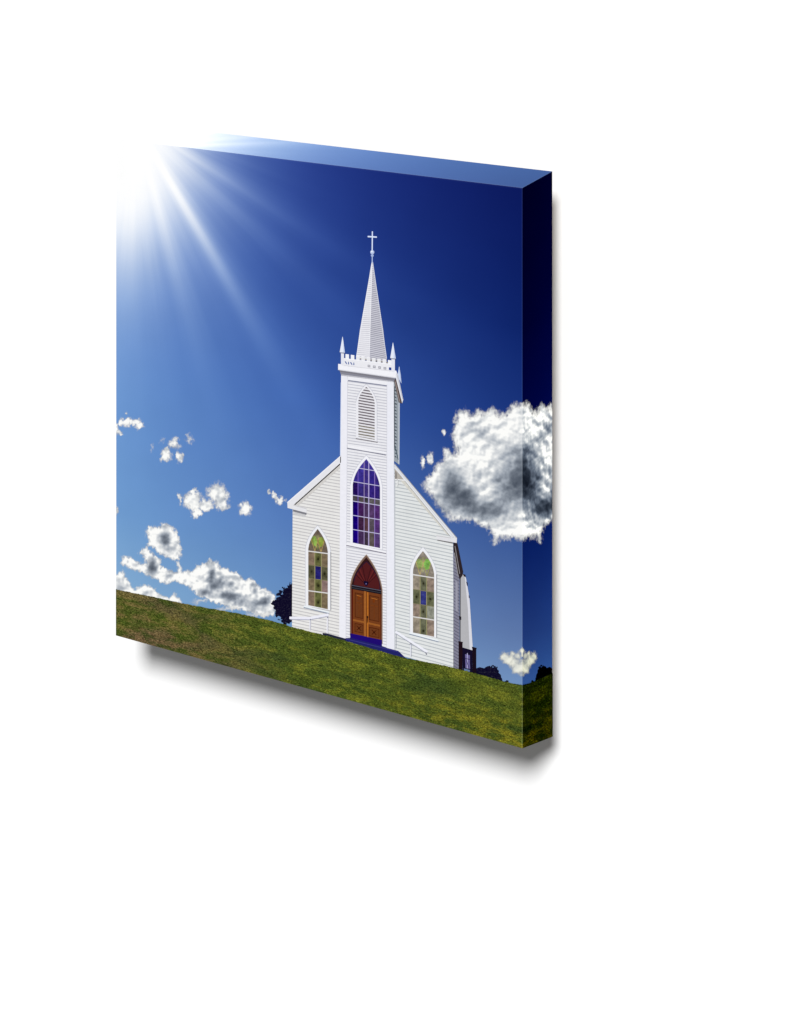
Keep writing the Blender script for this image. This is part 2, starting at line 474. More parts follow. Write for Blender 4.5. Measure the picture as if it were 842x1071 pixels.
# wooden stretcher bars behind, just clear of the wall
def build_stretcher():
    T = NT('pine_wood'); tc = T.node('ShaderNodeTexCoord'); nz = T.node('ShaderNodeTexNoise'); nz.inputs['Scale'].default_value = 40
    T.link(tc.outputs['Object'], nz.inputs['Vector'])
    cr = T.node('ShaderNodeValToRGB'); cr.color_ramp.elements[0].color = (.45, .30, .16, 1); cr.color_ramp.elements[1].color = (.62, .46, .28, 1)
    T.link(nz.outputs[0], cr.inputs[0])
    b = T.node('ShaderNodeBsdfPrincipled'); T.link(cr.outputs[0], b.inputs['Base Color'])
    out = T.node('ShaderNodeOutputMaterial'); T.link(b.outputs[0], out.inputs[0])
    y0, y1 = D * .25, D * .985
    wd = .06; g = .004
    for (xa, xb, za, zb) in ((g, W - g, g, wd), (g, W - g, 1 - wd, 1 - g), (g, wd, wd + .001, 1 - wd - .001), (W - wd, W - g, wd + .001, 1 - wd - .001)):
        vs = [(x * S, y * S, z * S) for z in (za, zb) for y in (y0, y1) for x in (xa, xb)]
        me = bpy.data.meshes.new('stretcher_bar')
        me.from_pydata(vs, [], [(0, 1, 5, 4), (2, 6, 7, 3), (0, 4, 6, 2), (1, 3, 7, 5), (4, 5, 7, 6), (0, 2, 3, 1)])
        me.materials.append(T.m)
        o = bpy.data.objects.new('stretcher_bar', me); COL.objects.link(o); o.parent = root
build_stretcher()
def build_added_spacers():  # hidden pins, added to carry the gap that shapes the shadow
    T = NT('added_spacer_steel'); b = T.node('ShaderNodeBsdfPrincipled'); b.inputs['Base Color'].default_value = (.55, .55, .56, 1)
    b.inputs['Metallic'].default_value = 1
    tc = T.node('ShaderNodeTexCoord'); nz = T.node('ShaderNodeTexNoise'); nz.inputs['Scale'].default_value = 200; T.link(tc.outputs['Object'], nz.inputs['Vector'])
    T.link((X(T, nz.outputs[0]) * .3 + .2).v, b.inputs['Roughness'])
    out = T.node('ShaderNodeOutputMaterial'); T.link(b.outputs[0], out.inputs[0])
    for cx, cz in ((.12, .12), (W - .2, .12), (.12, .86), (W - .2, .86)):
        vs = []; n = 16
        for y in (D * .9, D + GAP):
            vs += [((cx + .012 * math.cos(2 * math.pi * i / n)) * S, y * S, (cz + .012 * math.sin(2 * math.pi * i / n)) * S) for i in range(n)]
        me = bpy.data.meshes.new('added_spacer')
        me.from_pydata(vs, [], [(i, (i + 1) % n, n + (i + 1) % n, n + i) for i in range(n)] + [tuple(range(n))[::-1], tuple(range(n, 2 * n))])
        me.materials.append(T.m)
        o = bpy.data.objects.new('added_spacer', me); COL.objects.link(o); o.parent = root
build_added_spacers()

# ------------------------------------------------------------------ clouds of the picture
CM = cloud_material('printed_cloud', (.985, .985, .975), (.62, .65, .69), (.20, .23, .28))
CW = cloud_material('printed_warm_cloud', (.92, .92, .87), (.74, .76, .76), (.5, .52, .55))
ground_line = [(110, 613), (121, 616), (160, 624), (200, 632.5), (250, 641.5), (287, 649.5), (305, 655.5), (338, 663.5), (362, 670), (420, 687), (440, 691), (475, 698), (500, 704.5), (530, 713), (548, 716.5)]
def gline(x): return np.interp(x, [p[0] for p in ground_line], [p[1] for p in ground_line])
over = lambda Xp, Yp: Yp < gline(Xp) + 2
def pts(ox, oy, sc, *c): return [(ox + a / sc, oy + b / sc) for a, b in c]
BIG = pts(435, 410, 5.806, (250, 110), (300, 105), (340, 135), (385, 95), (420, 120), (465, 85), (500, 130), (545, 125), (590, 80), (640, 60), (760, 60), (760, 905), (640, 905), (600, 890), (560, 905), (520, 895),
          (470, 925), (455, 870), (430, 830), (370, 800), (320, 790), (270, 780), (215, 800), (170, 740), (120, 690), (70, 620), (35, 570), (60, 520), (110, 470), (120, 430), (165, 400), (170, 350), (200, 340),
          (225, 380), (240, 350), (215, 300), (215, 230), (235, 170))
BANK = pts(110, 530, 8.42, (130, 500), (150, 430), (210, 430), (270, 460), (320, 510), (355, 500), (350, 450), (290, 410), (300, 370), (370, 350), (420, 410), (490, 470), (495, 530), (540, 540), (600, 570), (640, 570),
           (625, 480), (655, 480), (680, 570), (720, 540), (760, 560)) + \
    pts(200, 560, 7.017, (0, 255), (40, 215), (100, 200), (135, 163), (165, 195), (190, 180), (215, 235), (260, 228), (310, 270), (350, 268), (400, 330), (440, 313), (500, 370), (560, 400), (620, 430), (610, 590),
        (540, 600), (480, 575), (400, 560), (320, 545), (250, 520), (170, 490), (100, 465), (50, 445), (0, 415)) + \
    pts(110, 530, 8.42, (790, 745), (700, 695), (600, 665), (540, 690), (440, 635), (370, 605), (330, 575), (240, 555), (160, 515))
RING = pts(110, 530, 8.42, (360, 170), (420, 175), (480, 165), (500, 128), (540, 132), (580, 160), (620, 200), (650, 240), (655, 320), (685, 380), (665, 462), (610, 468), (540, 442), (470, 412), (420, 362), (385, 342), (365, 270), (358, 220))
LOW = pts(110, 530, 8.42, (60, 600), (110, 590), (160, 565), (200, 640), (260, 712), (350, 688), (420, 710), (490, 765), (560, 795), (610, 758), (680, 832), (700, 870), (400, 830), (60, 760))
NCL = [0]
def cloud(blobs, darks=(), label=None, mat=CM, **kw):
    NCL[0] += 1
    kw.setdefault('clipper', over)
    return field_part('cloud', blobs, darks, mat, root, 0.8 + .06 * NCL[0], label=label, **kw)
cloud([(450, 480, 4, 8, .9), (442.5, 483, 3.2, 8, .85), (464, 453, 2.8, 7, .65)],
      [(472, 508, 7.5, 14, .90), (480, 520, 9, 10, .45), (489, 520, 6.5, 9, .70), (505, 533, 15, 7, .75), (520, 538, 12, 7, .3), (537, 503, 12, 14, .62), (548, 508, 9, 17, .75), (536, 474, 12, 7, .34),
       (550, 480, 8, 20, .3), (500, 450, 7, 7, .26), (513, 458, 8, 6, .18), (462, 525, 8, 10, .35), (520, 500, 10, 14, .15), (497, 497, 8, 5, .22), (530, 522, 9, 8, .3)],
      'big storm-grey and white cloud wrapping round the right edge', wrap=True, nscale=8, edge=.40, relief=.55, base_shade=.02, fw=.8, wisp=1.1, soft=.38, outline=BIG, body=11)
cloud([(128, 441, 3.5, 4.5), (133, 441.5, 6, 5), (140, 440.5, 7, 4.5), (147, 445, 5, 4.5), (131, 433, 2, 3.5, .65)], fw=.75, nscale=5, edge=.35)
cloud([(121, 448, 4, 8), (125, 453, 3.6, 3)], fw=.75, nscale=5, edge=.25)
cloud([(183, 463, 5.5, 6.5)], fw=.75, nscale=5, edge=.4, cap=.92)
cloud([(174, 477, 6, 6), (176, 472, 3, 4)], fw=.75, nscale=5, edge=.4, cap=.95)
cloud([(187.5, 478, 4, 7)], nscale=4, edge=.4, cap=.9)
cloud([(198, 460, 6, 6, .85)], nscale=4, edge=.5, cap=.6)
cloud([(169, 461, 5, 4, .8), (158.5, 469, 3, 6, .85)], nscale=4, edge=.5, cap=.4)
cloud([(202, 525, 11, 10), (203, 515, 3.5, 5), (206, 536, 5.5, 6.5), (215.5, 527, 9, 7), (228, 517, 11.5, 13), (231.5, 527, 9, 7), (188, 522, 3, 7, .75)],
      [(231, 520, 5, 7, .22), (206, 523, 4, 4, .15), (217, 528, 4, 3, .15)], nscale=7, edge=.34, relief=.55)
cloud([(256, 532, 7.5, 6.5)], fw=.75, nscale=5, edge=.35, relief=.5)
cloud([(288, 519, 5, 3.5, .9), (293, 522, 5, 4, .9), (282, 515, 3, 3, .8)], nscale=4, edge=.45, cap=.85)
cloud([], [(172.5, 563, 3.8, 6, .85), (166, 560, 4, 3, .2), (178, 571, 4, 5, .18)], nscale=6, edge=.42, relief=.65, fw=.9, outline=RING, body=6)
cloud([],
      [(159, 592, 4, 5.5, .95), (222, 602, 3.2, 8, .75), (228, 611, 7, 4, .5), (232, 604, 3, 5, .25), (246, 623, 9, 4, .3), (241, 611, 2.2, 2.6, .5), (213, 619, 6, 3, .55), (255, 631, 12, 3, .5), (240, 624, 10, 3, .45), (277, 630, 5, 6, .5), (267, 617, 2, 5, .4), (238, 623, 9, 2.4, .3), (178, 604, 3, 3, .25)],
      'long low bank of white cloud with slate-grey hollows above the hill', nscale=6, edge=.40, relief=.85, base_shade=.03, fw=.8, outline=BANK, body=5)
cloud([], [(124, 615, 4, 5, .4)], nscale=6, edge=.36, relief=.7, fw=.8, outline=LOW, body=5)
cloud([(121, 534, 2.6, 6)], nscale=4, edge=.2)
cloud([(210, 629, 14, 3.5, .8), (240, 637, 20, 3.5, .85), (272, 643, 18, 3.5, .85)], nscale=8, edge=.45, cap=.55, relief=.2)
cloud([(529, 687, 5.5, 4.8), (533, 690, 6.5, 5.5), (538, 694, 7.5, 6.5), (543, 698, 8, 7), (547, 697, 6, 9), (541, 686, 5, 6, .75), (546, 683, 3.0, 7, .85), (536, 684, 5, 4, .7)], [(541, 693, 3, 4, .25)],
      'small feathery cream cloud mirrored across the right edge', mat=CW, wrap=True, nscale=4, edge=.36, relief=.4, soft=.5, fw=.35, wisp=.8)

# ------------------------------------------------------------------ trees of the picture
FM = foliage_material()
ft = dict(wisp=.6, soft=.05, cut=.5, relief=0)
field_part('tree', [(298, 631, 10, 14), (302, 626, 8, 12), (292, 635, 6, 9), (300, 642, 9, 12), (304, 632, 7, 20)], [], FM, root, 2, nscale=2.4, edge=.36, step=.0009,
           clipper=lambda a, b: (a < 307.5) & (b < gline(a) + 2), label='dark navy bushy tree left of the church', **ft)
field_part('bush', [(503, 703, 6, 4.5), (513, 703, 8.5, 7), (519, 709, 7, 6), (527, 714, 4, 3), (497, 706, 5, 5)], [], FM, root, 2, nscale=3.5, edge=.16, step=.0009, fw=.35, only=(W - .3 * W, W - .0005),
           clipper=lambda a, b: (b < gline(a) + 2), label='dark low bush right of the church', **ft)
field_part('bush', [(503, 703, 6, 4.5), (513, 703, 8.5, 7), (519, 709, 7, 6), (527, 714, 4, 3)], [], FM, root, 2, nscale=3.5, edge=.16, step=.0009, fw=.35, only=(W + .0005, W + D),
           clipper=lambda a, b: (b < gline(a) + 2), label='dark bush on the side edge of the canvas', **ft)

# ------------------------------------------------------------------ the church of the picture
WHT = (236, 236, 242); WSH = (212, 212, 220); GRY = (150, 152, 164); DRK = (96, 94, 104)
INK = ink_material(); PNT = paint_material(); GLS = glass_material()
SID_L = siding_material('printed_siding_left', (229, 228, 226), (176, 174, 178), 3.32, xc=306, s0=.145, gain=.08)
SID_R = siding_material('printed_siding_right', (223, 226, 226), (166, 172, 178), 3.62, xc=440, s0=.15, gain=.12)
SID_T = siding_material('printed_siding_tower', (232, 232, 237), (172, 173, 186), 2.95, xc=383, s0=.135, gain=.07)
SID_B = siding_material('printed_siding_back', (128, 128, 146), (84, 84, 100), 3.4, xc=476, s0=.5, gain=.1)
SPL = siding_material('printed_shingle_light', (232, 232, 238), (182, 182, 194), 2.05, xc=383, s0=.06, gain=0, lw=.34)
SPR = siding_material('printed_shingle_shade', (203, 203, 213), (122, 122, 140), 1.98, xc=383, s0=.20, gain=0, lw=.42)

church = Sheet(3).poly([(306.2, 531), (307, 527.2), (356.8, 483.5), (356.2, 670), (305.5, 656)]).make('church', SID_L, root, 'white clapboard church with tall steeple')
def part(sheet, name, mat=PNT, label=None): return sheet.make(name, mat, church, label)
part(Sheet(3).poly([(412.4, 488), (471.9, 560.5), (474, 566), (474.6, 700), (412.4, 684)]), 'gable_wall', SID_R, 'right half of the gable wall')
# soffit shading of the overhanging roof as the picture shows it
sh = Sheet(4)
sh.poly([(307, 528.5), (356.4, 484), (356.4, 489), (312, 529)], (206, 203, 200))
sh.bar((307.5, 528.6), (356.3, 484.9), 1.0, (120, 112, 108))
sh.poly([(413, 489), (471.5, 560.5), (467.5, 559), (413, 495.5)], (208, 206, 198))
sh.bar((413.2, 489.8), (471.5, 561.0), 1.0, (128, 124, 118))
sh.poly([(413, 490), (419, 497.5), (422.5, 501.5), (413, 501)], (178, 172, 164), .2)
sh.poly([(413.2, 492), (415.5, 494.5), (415.2, 502), (413.2, 502)], (140, 134, 130), .3)
sh.poly([(306.4, 532), (320.8, 536), (320.6, 538.4), (306.6, 534.8)], (122, 122, 130))
sh.poly([(306.4, 534.5), (320.6, 538), (319, 541), (306.6, 538)], (198, 198, 200), -.2)
sh.poly([(457.2, 563.2), (474, 567), (474, 568.6), (457.6, 565.4)], (118, 116, 118))
sh.bar((356.1, 489), (355.3, 667), .7, (198, 198, 206))
sh.bar((413.1, 503), (413.2, 681), 1.0, (188, 192, 198))
part(sh, 'soffit', INK)
rk = Sheet(6)
rk.poly([(300.5, 525.2), (303, 523.3), (356.8, 476.5), (356.8, 483.6), (307.2, 527.8), (301, 527)], (226, 226, 232))
rk.bar((300.9, 525.4), (356.4, 477.0), .9, (240, 240, 246), .2)
part(rk, 'roof_trim', PNT)
rk = Sheet(6)
rk.poly([(412.6, 484.6), (478.2, 562.4), (471.6, 561.3), (412.6, 489.4)], (224, 226, 230))
rk.bar((412.8, 484.9), (478.1, 562.6), .8, (150, 152, 158), .2)
rk.bar((413.2, 487.4), (474.5, 561.6), .6, (205, 206, 210), .2)
part(rk, 'roof_trim', PNT)
er = Sheet(7)
er.poly([(300.8, 526.2), (307.5, 527.6), (320.9, 531.3), (321.2, 536.4), (301, 531.2)], (226, 226, 230))
er.bar((307, 528.2), (320.9, 532.0), .6, (190, 188, 190), .2)
part(er, 'eave_return', PNT)
er = Sheet(7)
er.poly([(456.3, 559.4), (472, 561.5), (478.2, 562.4), (477.9, 567.8), (457, 564.2)], (222, 222, 226))
er.bar((456.5, 560.2), (472, 562.6), .6, (186, 186, 188), .2)
part(er, 'eave_return', PNT)
# receding side of the nave, eave, rear annex
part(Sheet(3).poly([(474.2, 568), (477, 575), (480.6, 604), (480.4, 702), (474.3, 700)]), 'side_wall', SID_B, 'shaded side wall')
s_ = Sheet(4)
s_.poly([(474.2, 568), (478.3, 567), (480, 575), (484.6, 598), (483.8, 602), (480.8, 606), (478, 594), (474.2, 574)], (48, 40, 44))
s_.bar((476, 571), (481, 600), .9, (130, 126, 128), .2)
s_.bar((475.5, 578), (479.4, 603), .6, (150, 148, 150), .2)
s_.poly([(476.5, 606), (478.8, 610), (478.8, 640), (476.6, 638)], (150, 150, 165), .1)
s_.poly([(484, 600), (486.8, 601), (487.6, 603.2), (485.5, 603)], (40, 36, 44), .2)
s_.poly([(487.6, 608), (489.4, 609.5), (489.2, 613.5), (488.4, 612)], (56, 56, 76), .2)
s_.poly([(490.3, 622), (491.6, 623.6), (491.4, 626), (490.4, 625)], (80, 84, 110), .2)
part(s_, 'eave', INK, 'dark eave along the receding roof')
a_ = Sheet(3)
a_.poly([(481.2, 601.8), (485.2, 600.4), (487.6, 605), (491.2, 626), (494.6, 678), (493, 682), (481, 676)], (176, 176, 180))
a_.poly([(486, 601.5), (487.6, 605), (491.2, 626), (494.6, 678), (493.6, 682), (491.4, 681), (489.4, 636)], (212, 212, 220), .2)
a_.bar((481.5, 604), (481.3, 672), 1.2, (92, 92, 98), .3)
a_.poly([(480.3, 644), (482.6, 645), (482.6, 648.4), (480.4, 648)], (40, 38, 46), .4)
part(a_, 'annex', PNT, 'pale rear annex')
f_ = Sheet(5)
f_.poly([(483.9, 677), (494.2, 680), (494.2, 704), (483.9, 701.5)], (26, 22, 44))
f_.poly([(479.4, 670.2), (484.4, 671.4), (484, 672.8), (483.8, 702), (479.9, 701), (479.8, 672)], (36, 24, 30), .2)
f_.poly([(493.6, 676.2), (498.8, 677.6), (498.3, 679), (498.3, 705), (494.3, 704), (494.2, 679)], (30, 22, 32), .2)
f_.poly([(486.6, 684), (491.6, 685.2), (491.6, 694), (492, 699.5), (487, 698.5)], (104, 98, 146), .2)
f_.bar((489, 683), (489, 699), .9, (166, 164, 200), .3); f_.bar((486, 688.4), (492.4, 689.8), .7, (40, 34, 70), .3)
f_.bar((487.8, 690), (490.4, 698), .6, (50, 42, 80), .35)
f_.poly([(485.4, 699), (491.6, 700.6), (491.4, 704), (485.6, 702.4)], (98, 118, 150), .3)
part(f_, 'gate', INK, 'dark gate and posts beside the church')

# tower
part(Sheet(3).poly([(411.5, 396), (418.3, 418), (417.9, 486.2), (412.2, 482)], (150, 158, 166)), 'tower_side', PNT, 'shaded side of the tower')
ts = Sheet(4)
for k in range(22):
    yy = 404 + k * 3.45
    ts.poly([(412.9, yy), (414.9 + .5 * math.sin(k * 1.7), yy + .9), (415.2, yy + 2.2), (413.1, yy + 1.6)], (74, 84, 92) if k % 2 else (96, 104, 112))
ts.bar((412.6, 404), (412.7, 470), .6, (62, 66, 76)); ts.bar((413.2, 466), (416.6, 481), .8, (66, 84, 92), .1)
ts.bar((417.5, 421), (417.3, 485), .9, (196, 204, 214))
part(ts, 'louvre', INK, 'louvres seen edge on in the tower side')
part(Sheet(5).poly([(357, 389), (412, 397), (412.8, 683), (354.9, 669), (356, 478)]), 'tower', SID_T, 'front wall of the tower')
pl = Sheet(6).poly([(357, 389), (363.9, 391), (363.6, 470), (361.9, 670.5), (354.9, 669), (356, 478)], (234, 234, 242)); pl.bar((363.7, 398), (362.0, 667), .5, (206, 206, 216), .1); pl.bar((356.9, 400), (356.2, 476), .7, (205, 216, 240), .1)
part(pl, 'corner_board')
pl = Sheet(6).poly([(404.9, 395.5), (411.9, 396.5), (412.8, 682.8), (404.4, 681)], (232, 233, 242)); pl.bar((404.9, 402), (404.5, 676), .5, (206, 206, 216), .1)
part(pl, 'corner_board')
tr = Sheet(6)
tr.poly([(363.8, 390), (404.9, 395.7), (404.9, 403.1), (363.8, 397.3)], (236, 236, 242))
tr.bar((364.2, 397.8), (404.7, 403.3), .95, (118, 122, 146), .1)
part(tr, 'trim_band'); tr = Sheet(6)
tr.poly([(363.5, 465.4), (404.5, 472.6), (404.5, 475), (363.5, 468)], (238, 238, 243))
tr.bar((363.2, 468.6), (404, 475.9), .9, (122, 122, 140), .1)
part(tr, 'trim_band')
# cornice and its shaded moulding
co = Sheet(7)
co.poly([(355, 385.5), (414.2, 394.5), (411.9, 399.6), (357, 392.6)], (134, 134, 146))
co.bar((355.6, 388.2), (413.2, 396.8), 1.0, (120, 118, 126), .1)
co.bar((357.2, 391.9), (411.6, 399.0), .8, (196, 196, 204), .1)
co.poly([(353.9, 380.4), (414.8, 387.6), (414.2, 395.4), (353.8, 386.8)], (240, 240, 246), .3)
co.bar((353.9, 386.3), (414.1, 394.8), .6, (214, 214, 222), .4)
part(co, 'cornice')
cs = Sheet(7)
cs.poly([(412.4, 398.5), (414.6, 395), (421.2, 418), (420.4, 422), (417.2, 420.6)], (92, 78, 76))
cs.bar((413.6, 399), (418.2, 420), .8, (150, 140, 138), .1)
cs.poly([(414.7, 387.8), (416.4, 391.5), (422, 417.8), (420.9, 421.8), (414.3, 395.6)], (222, 224, 232), .2)
cs.bar((415.2, 390.5), (421.5, 417.5), .5, (160, 164, 176), .3)
part(cs, 'cornice', PNT, 'cornice on the tower side')
# spire
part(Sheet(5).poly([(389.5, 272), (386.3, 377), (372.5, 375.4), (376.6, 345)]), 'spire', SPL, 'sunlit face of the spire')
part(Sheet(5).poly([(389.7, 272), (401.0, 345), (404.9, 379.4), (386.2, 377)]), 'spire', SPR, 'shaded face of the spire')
se = Sheet(6); se.bar((389.5, 276), (386.4, 374), .55, (240, 240, 246)); se.bar((389.2, 274), (372.9, 373.5), .6, (238, 240, 248)); se.bar((390, 274), (404.6, 375), .6, (214, 218, 232))
part(se, 'spire_edge')
fi = Sheet(7)
fi.bar((389.5, 275), (389.6, 264), 1.0, (176, 194, 232), w2=.9)
fi.disc(389.6, 263.7, 2.2, 2.2, (176, 192, 228), .1); fi.disc(389.2, 263.0, 1.1, 1.0, (226, 234, 250), .2)
fi.disc(389.6, 267.2, 1.5, 1.4, (160, 178, 220), .1)
part(fi, 'finial')
cr = Sheet(7)
cr.bar((389.7, 241.9), (389.5, 262.2), 1.2, (214, 226, 252)); cr.bar((384.8, 247.3), (394.4, 247.9), 1.5, (214, 226, 252), .1)
part(cr, 'cross')
# balustrade
ba = Sheet(8)
ba.poly([(358, 374.2), (411, 380.6), (411, 388.4), (358, 382.2)], (232, 232, 238))
for k in range(9):
    x = 361.6 + k * 5.55; y = 370.2 + k * .78
    ba.poly([(x, y), (x + 3.7, y + .5), (x + 3.7, y + 5.2), (x, y + 4.6)], (238, 240, 246) if k in (0, 1, 8) else (230, 230, 234), .1)
    if 2 <= k <= 7: ba.bar((x + 3.9, y + 3.2), (x + 5.4, y + 3.4), 1.0, (160, 152, 138), .15)
    ba.bar((x, y + .2), (x + 3.7, y + .7), .5, (252, 252, 255), .2)
    hx = x + .2; hy = y + 8.0
    colr = (84, 104, 160) if k in (0, 1, 8) else (196, 192, 190)
    if k in (0, 1):
        ba.poly([(hx - 1, hy - .4), (hx + .3, hy - .3), (hx + 1.6, hy + 2.4), (hx + 1.2, hy + 2.9), (hx - .2, hy + 1.4)], colr, .2)
        ba.poly([(hx + 2.6, hy), (hx + 3.4, hy + .1), (hx + 3.6, hy + 2.9), (hx + 2.4, hy + 2.7)], colr, .2)
    elif k == 8: ba.poly([(407, 384), (409.6, 384.3), (409.6, 387.2), (407, 386.8)], (44, 66, 140), .2)
    elif k > 3:
        ba.poly([(hx + .8, hy), (hx + 3.6, hy + .3), (hx + 3.6, hy + 2.9), (hx + .8, hy + 2.5)], (156, 156, 168), .2)
        ba.poly([(hx + 1.4, hy + .7), (hx + 3.0, hy + .9), (hx + 3.0, hy + 1.9), (hx + 1.4, hy + 1.7)], (206, 206, 210), .3)
ba.bar((358, 374.6), (411, 381.0), .6, (250, 250, 254), .12)
ba.bar((360, 382.1), (409, 388.0), .5, (206, 206, 214), .12)
part(ba, 'balustrade')
for (ax, ay, bl, br, by, pb) in ((358.6, 352, 355.6, 361.1, 368.8, 381.2), (411.3, 358.2, 408.4, 414.3, 374.9, 389)):
    p = Sheet(9)
    p.poly([(ax - .2, ay), (ax + .2, ay), (br, by), (bl, by - .6)], (196, 208, 236))
    p.poly([(ax - .1, ay), (ax + .9, ay + 5), (ax + .7, by - .2), (bl, by - .6)], (226, 232, 246), .1)
    p.bar((bl + .6, by), (br - .4, by + .5), 1.0, (132, 136, 158), .15)
    p.poly([(bl + 1.3, by + .3), (br - 1.0, by + .8), (br - 1.0, pb), (bl + 1.3, pb - .6)], (226, 228, 238))
    part(p, 'pinnacle')
p = Sheet(6); p.poly([(417.5, 383.4), (417.9, 383.4), (419.3, 392), (420.2, 401), (417.8, 397), (416.4, 391)], (206, 218, 242)); p.bar((417.8, 385), (419.6, 400), .8, (176, 192, 226), .1)
part(p, 'pinnacle')

# belfry louvre window
win = arch(375.1, 392.1, 383.4, 404.4, 419, 421, 456.6, 459.8, bulge=.5)
fr = Sheet(7).poly(arch(372.6, 394.6, 383.4, 401.4, 420, 422.5, 457.6, 462.0, bulge=.5), (232, 232, 238))
fr.bar((372.3, 458.6), (395.2, 462.5), 1.0, (126, 122, 128), .3)
o_l = arch(372.6, 394.6, 383.4, 401.4, 420, 422.5, 457.6, 462.0, bulge=.5)
for a, b in zip(o_l[1:-1], o_l[2:]): fr.bar(a, b, .45, (190, 192, 204), .2)
part(fr, 'window_frame')
lv = Sheet(8).poly(win, (224, 223, 228))
k = 0; yy = 404.5
while yy < 460:
    q = clip([(374, yy - 1.3), (393, yy + 1.9), (393, yy + 3.2), (374, yy - .05)], win)
    if q: lv.poly(q, (104, 96, 104) if k < 14 else (122, 116, 106), .2)
    yy += 2.93; k += 1
part(lv, 'louvre', INK, 'slatted belfry louvre')

# tall purple window over the door
win = arch(369.2, 397.7, 383.4, 480.0, 507, 510, 567.4, 573.1, n=12, bulge=.50)
fro = arch(366.6, 400.3, 383.4, 475.8, 507, 510, 568.6, 575.0, n=12, bulge=.50)
fr = Sheet(7).poly(fro, (238, 238, 244))
for a, b in zip(fro[1:-1], fro[2:]): fr.bar(a, b, .5, (196, 198, 210), .2)
fr.poly([(362.6, 568.0), (403.6, 576.2), (403.6, 578.4), (362.6, 570.0)], (240, 240, 245), .3)
fr.bar((362.4, 570.2), (403.9, 578.8), .9, (128, 124, 140), .4)
part(fr, 'window_frame')
gl = Sheet(8)
vx = [368, 374.8, 381.2, 386.0, 392.2, 399]
hy = [476, 488.4, 503.4, 517.7, 523.8, 538.7, 553.5, 577]
base = {0: [(62, 52, 138)] * 5, 1: [(54, 44, 126), (58, 50, 136), (60, 48, 122), (52, 42, 128), (54, 42, 116)], 2: [(36, 20, 84), (56, 46, 118), (60, 46, 108), (52, 38, 118), (50, 36, 110)],
        3: [(70, 66, 74), (78, 72, 72), (62, 60, 66), (84, 80, 82), (84, 80, 84)], 4: [(30, 6, 100), (66, 36, 84), (72, 52, 84), (80, 58, 96), (78, 46, 104)],
        5: [(26, 2, 110), (60, 36, 62), (80, 56, 62), (86, 78, 88), (82, 52, 112)], 6: [(30, 4, 118), (66, 48, 82), (58, 48, 62), (88, 80, 78), (80, 60, 108)]}
sl = .165
for r in range(7):
    for c in range(5):
        q = [(vx[c], hy[r] + sl * (vx[c] - 369)), (vx[c + 1], hy[r] + sl * (vx[c + 1] - 369)), (vx[c + 1], hy[r + 1] + sl * (vx[c + 1] - 369)), (vx[c], hy[r + 1] + sl * (vx[c] - 369))]
        q = clip(q, win)
        if q: gl.poly(q, base[r][c])
part(gl, 'window', GLS, 'tall pointed purple stained glass window')
mu = Sheet(9)
def clipbar(sheet, a, b, w, col, dh=0.0, cw=None):
    dx, dy = b[0] - a[0], b[1] - a[1]; L = math.hypot(dx, dy); nx, ny = -dy / L * w / 2, dx / L * w / 2
    q = clip([(a[0] + nx, a[1] + ny), (b[0] + nx, b[1] + ny), (b[0] - nx, b[1] - ny), (a[0] - nx, a[1] - ny)], cw or win)
    if q: sheet.poly(q, col, dh)
for i, x in enumerate(vx[1:-1]): clipbar(mu, (x, 470), (x - .1, 580), (.8, .9, 1.1, .8)[i], ((112, 88, 176), (140, 124, 166), (172, 160, 206), (138, 116, 182))[i])
for y in hy[1:-1]: clipbar(mu, (366, y - .5), (400, y + sl * 31), .85, (186, 182, 214), .15)
part(mu, 'glazing_bars', PNT)

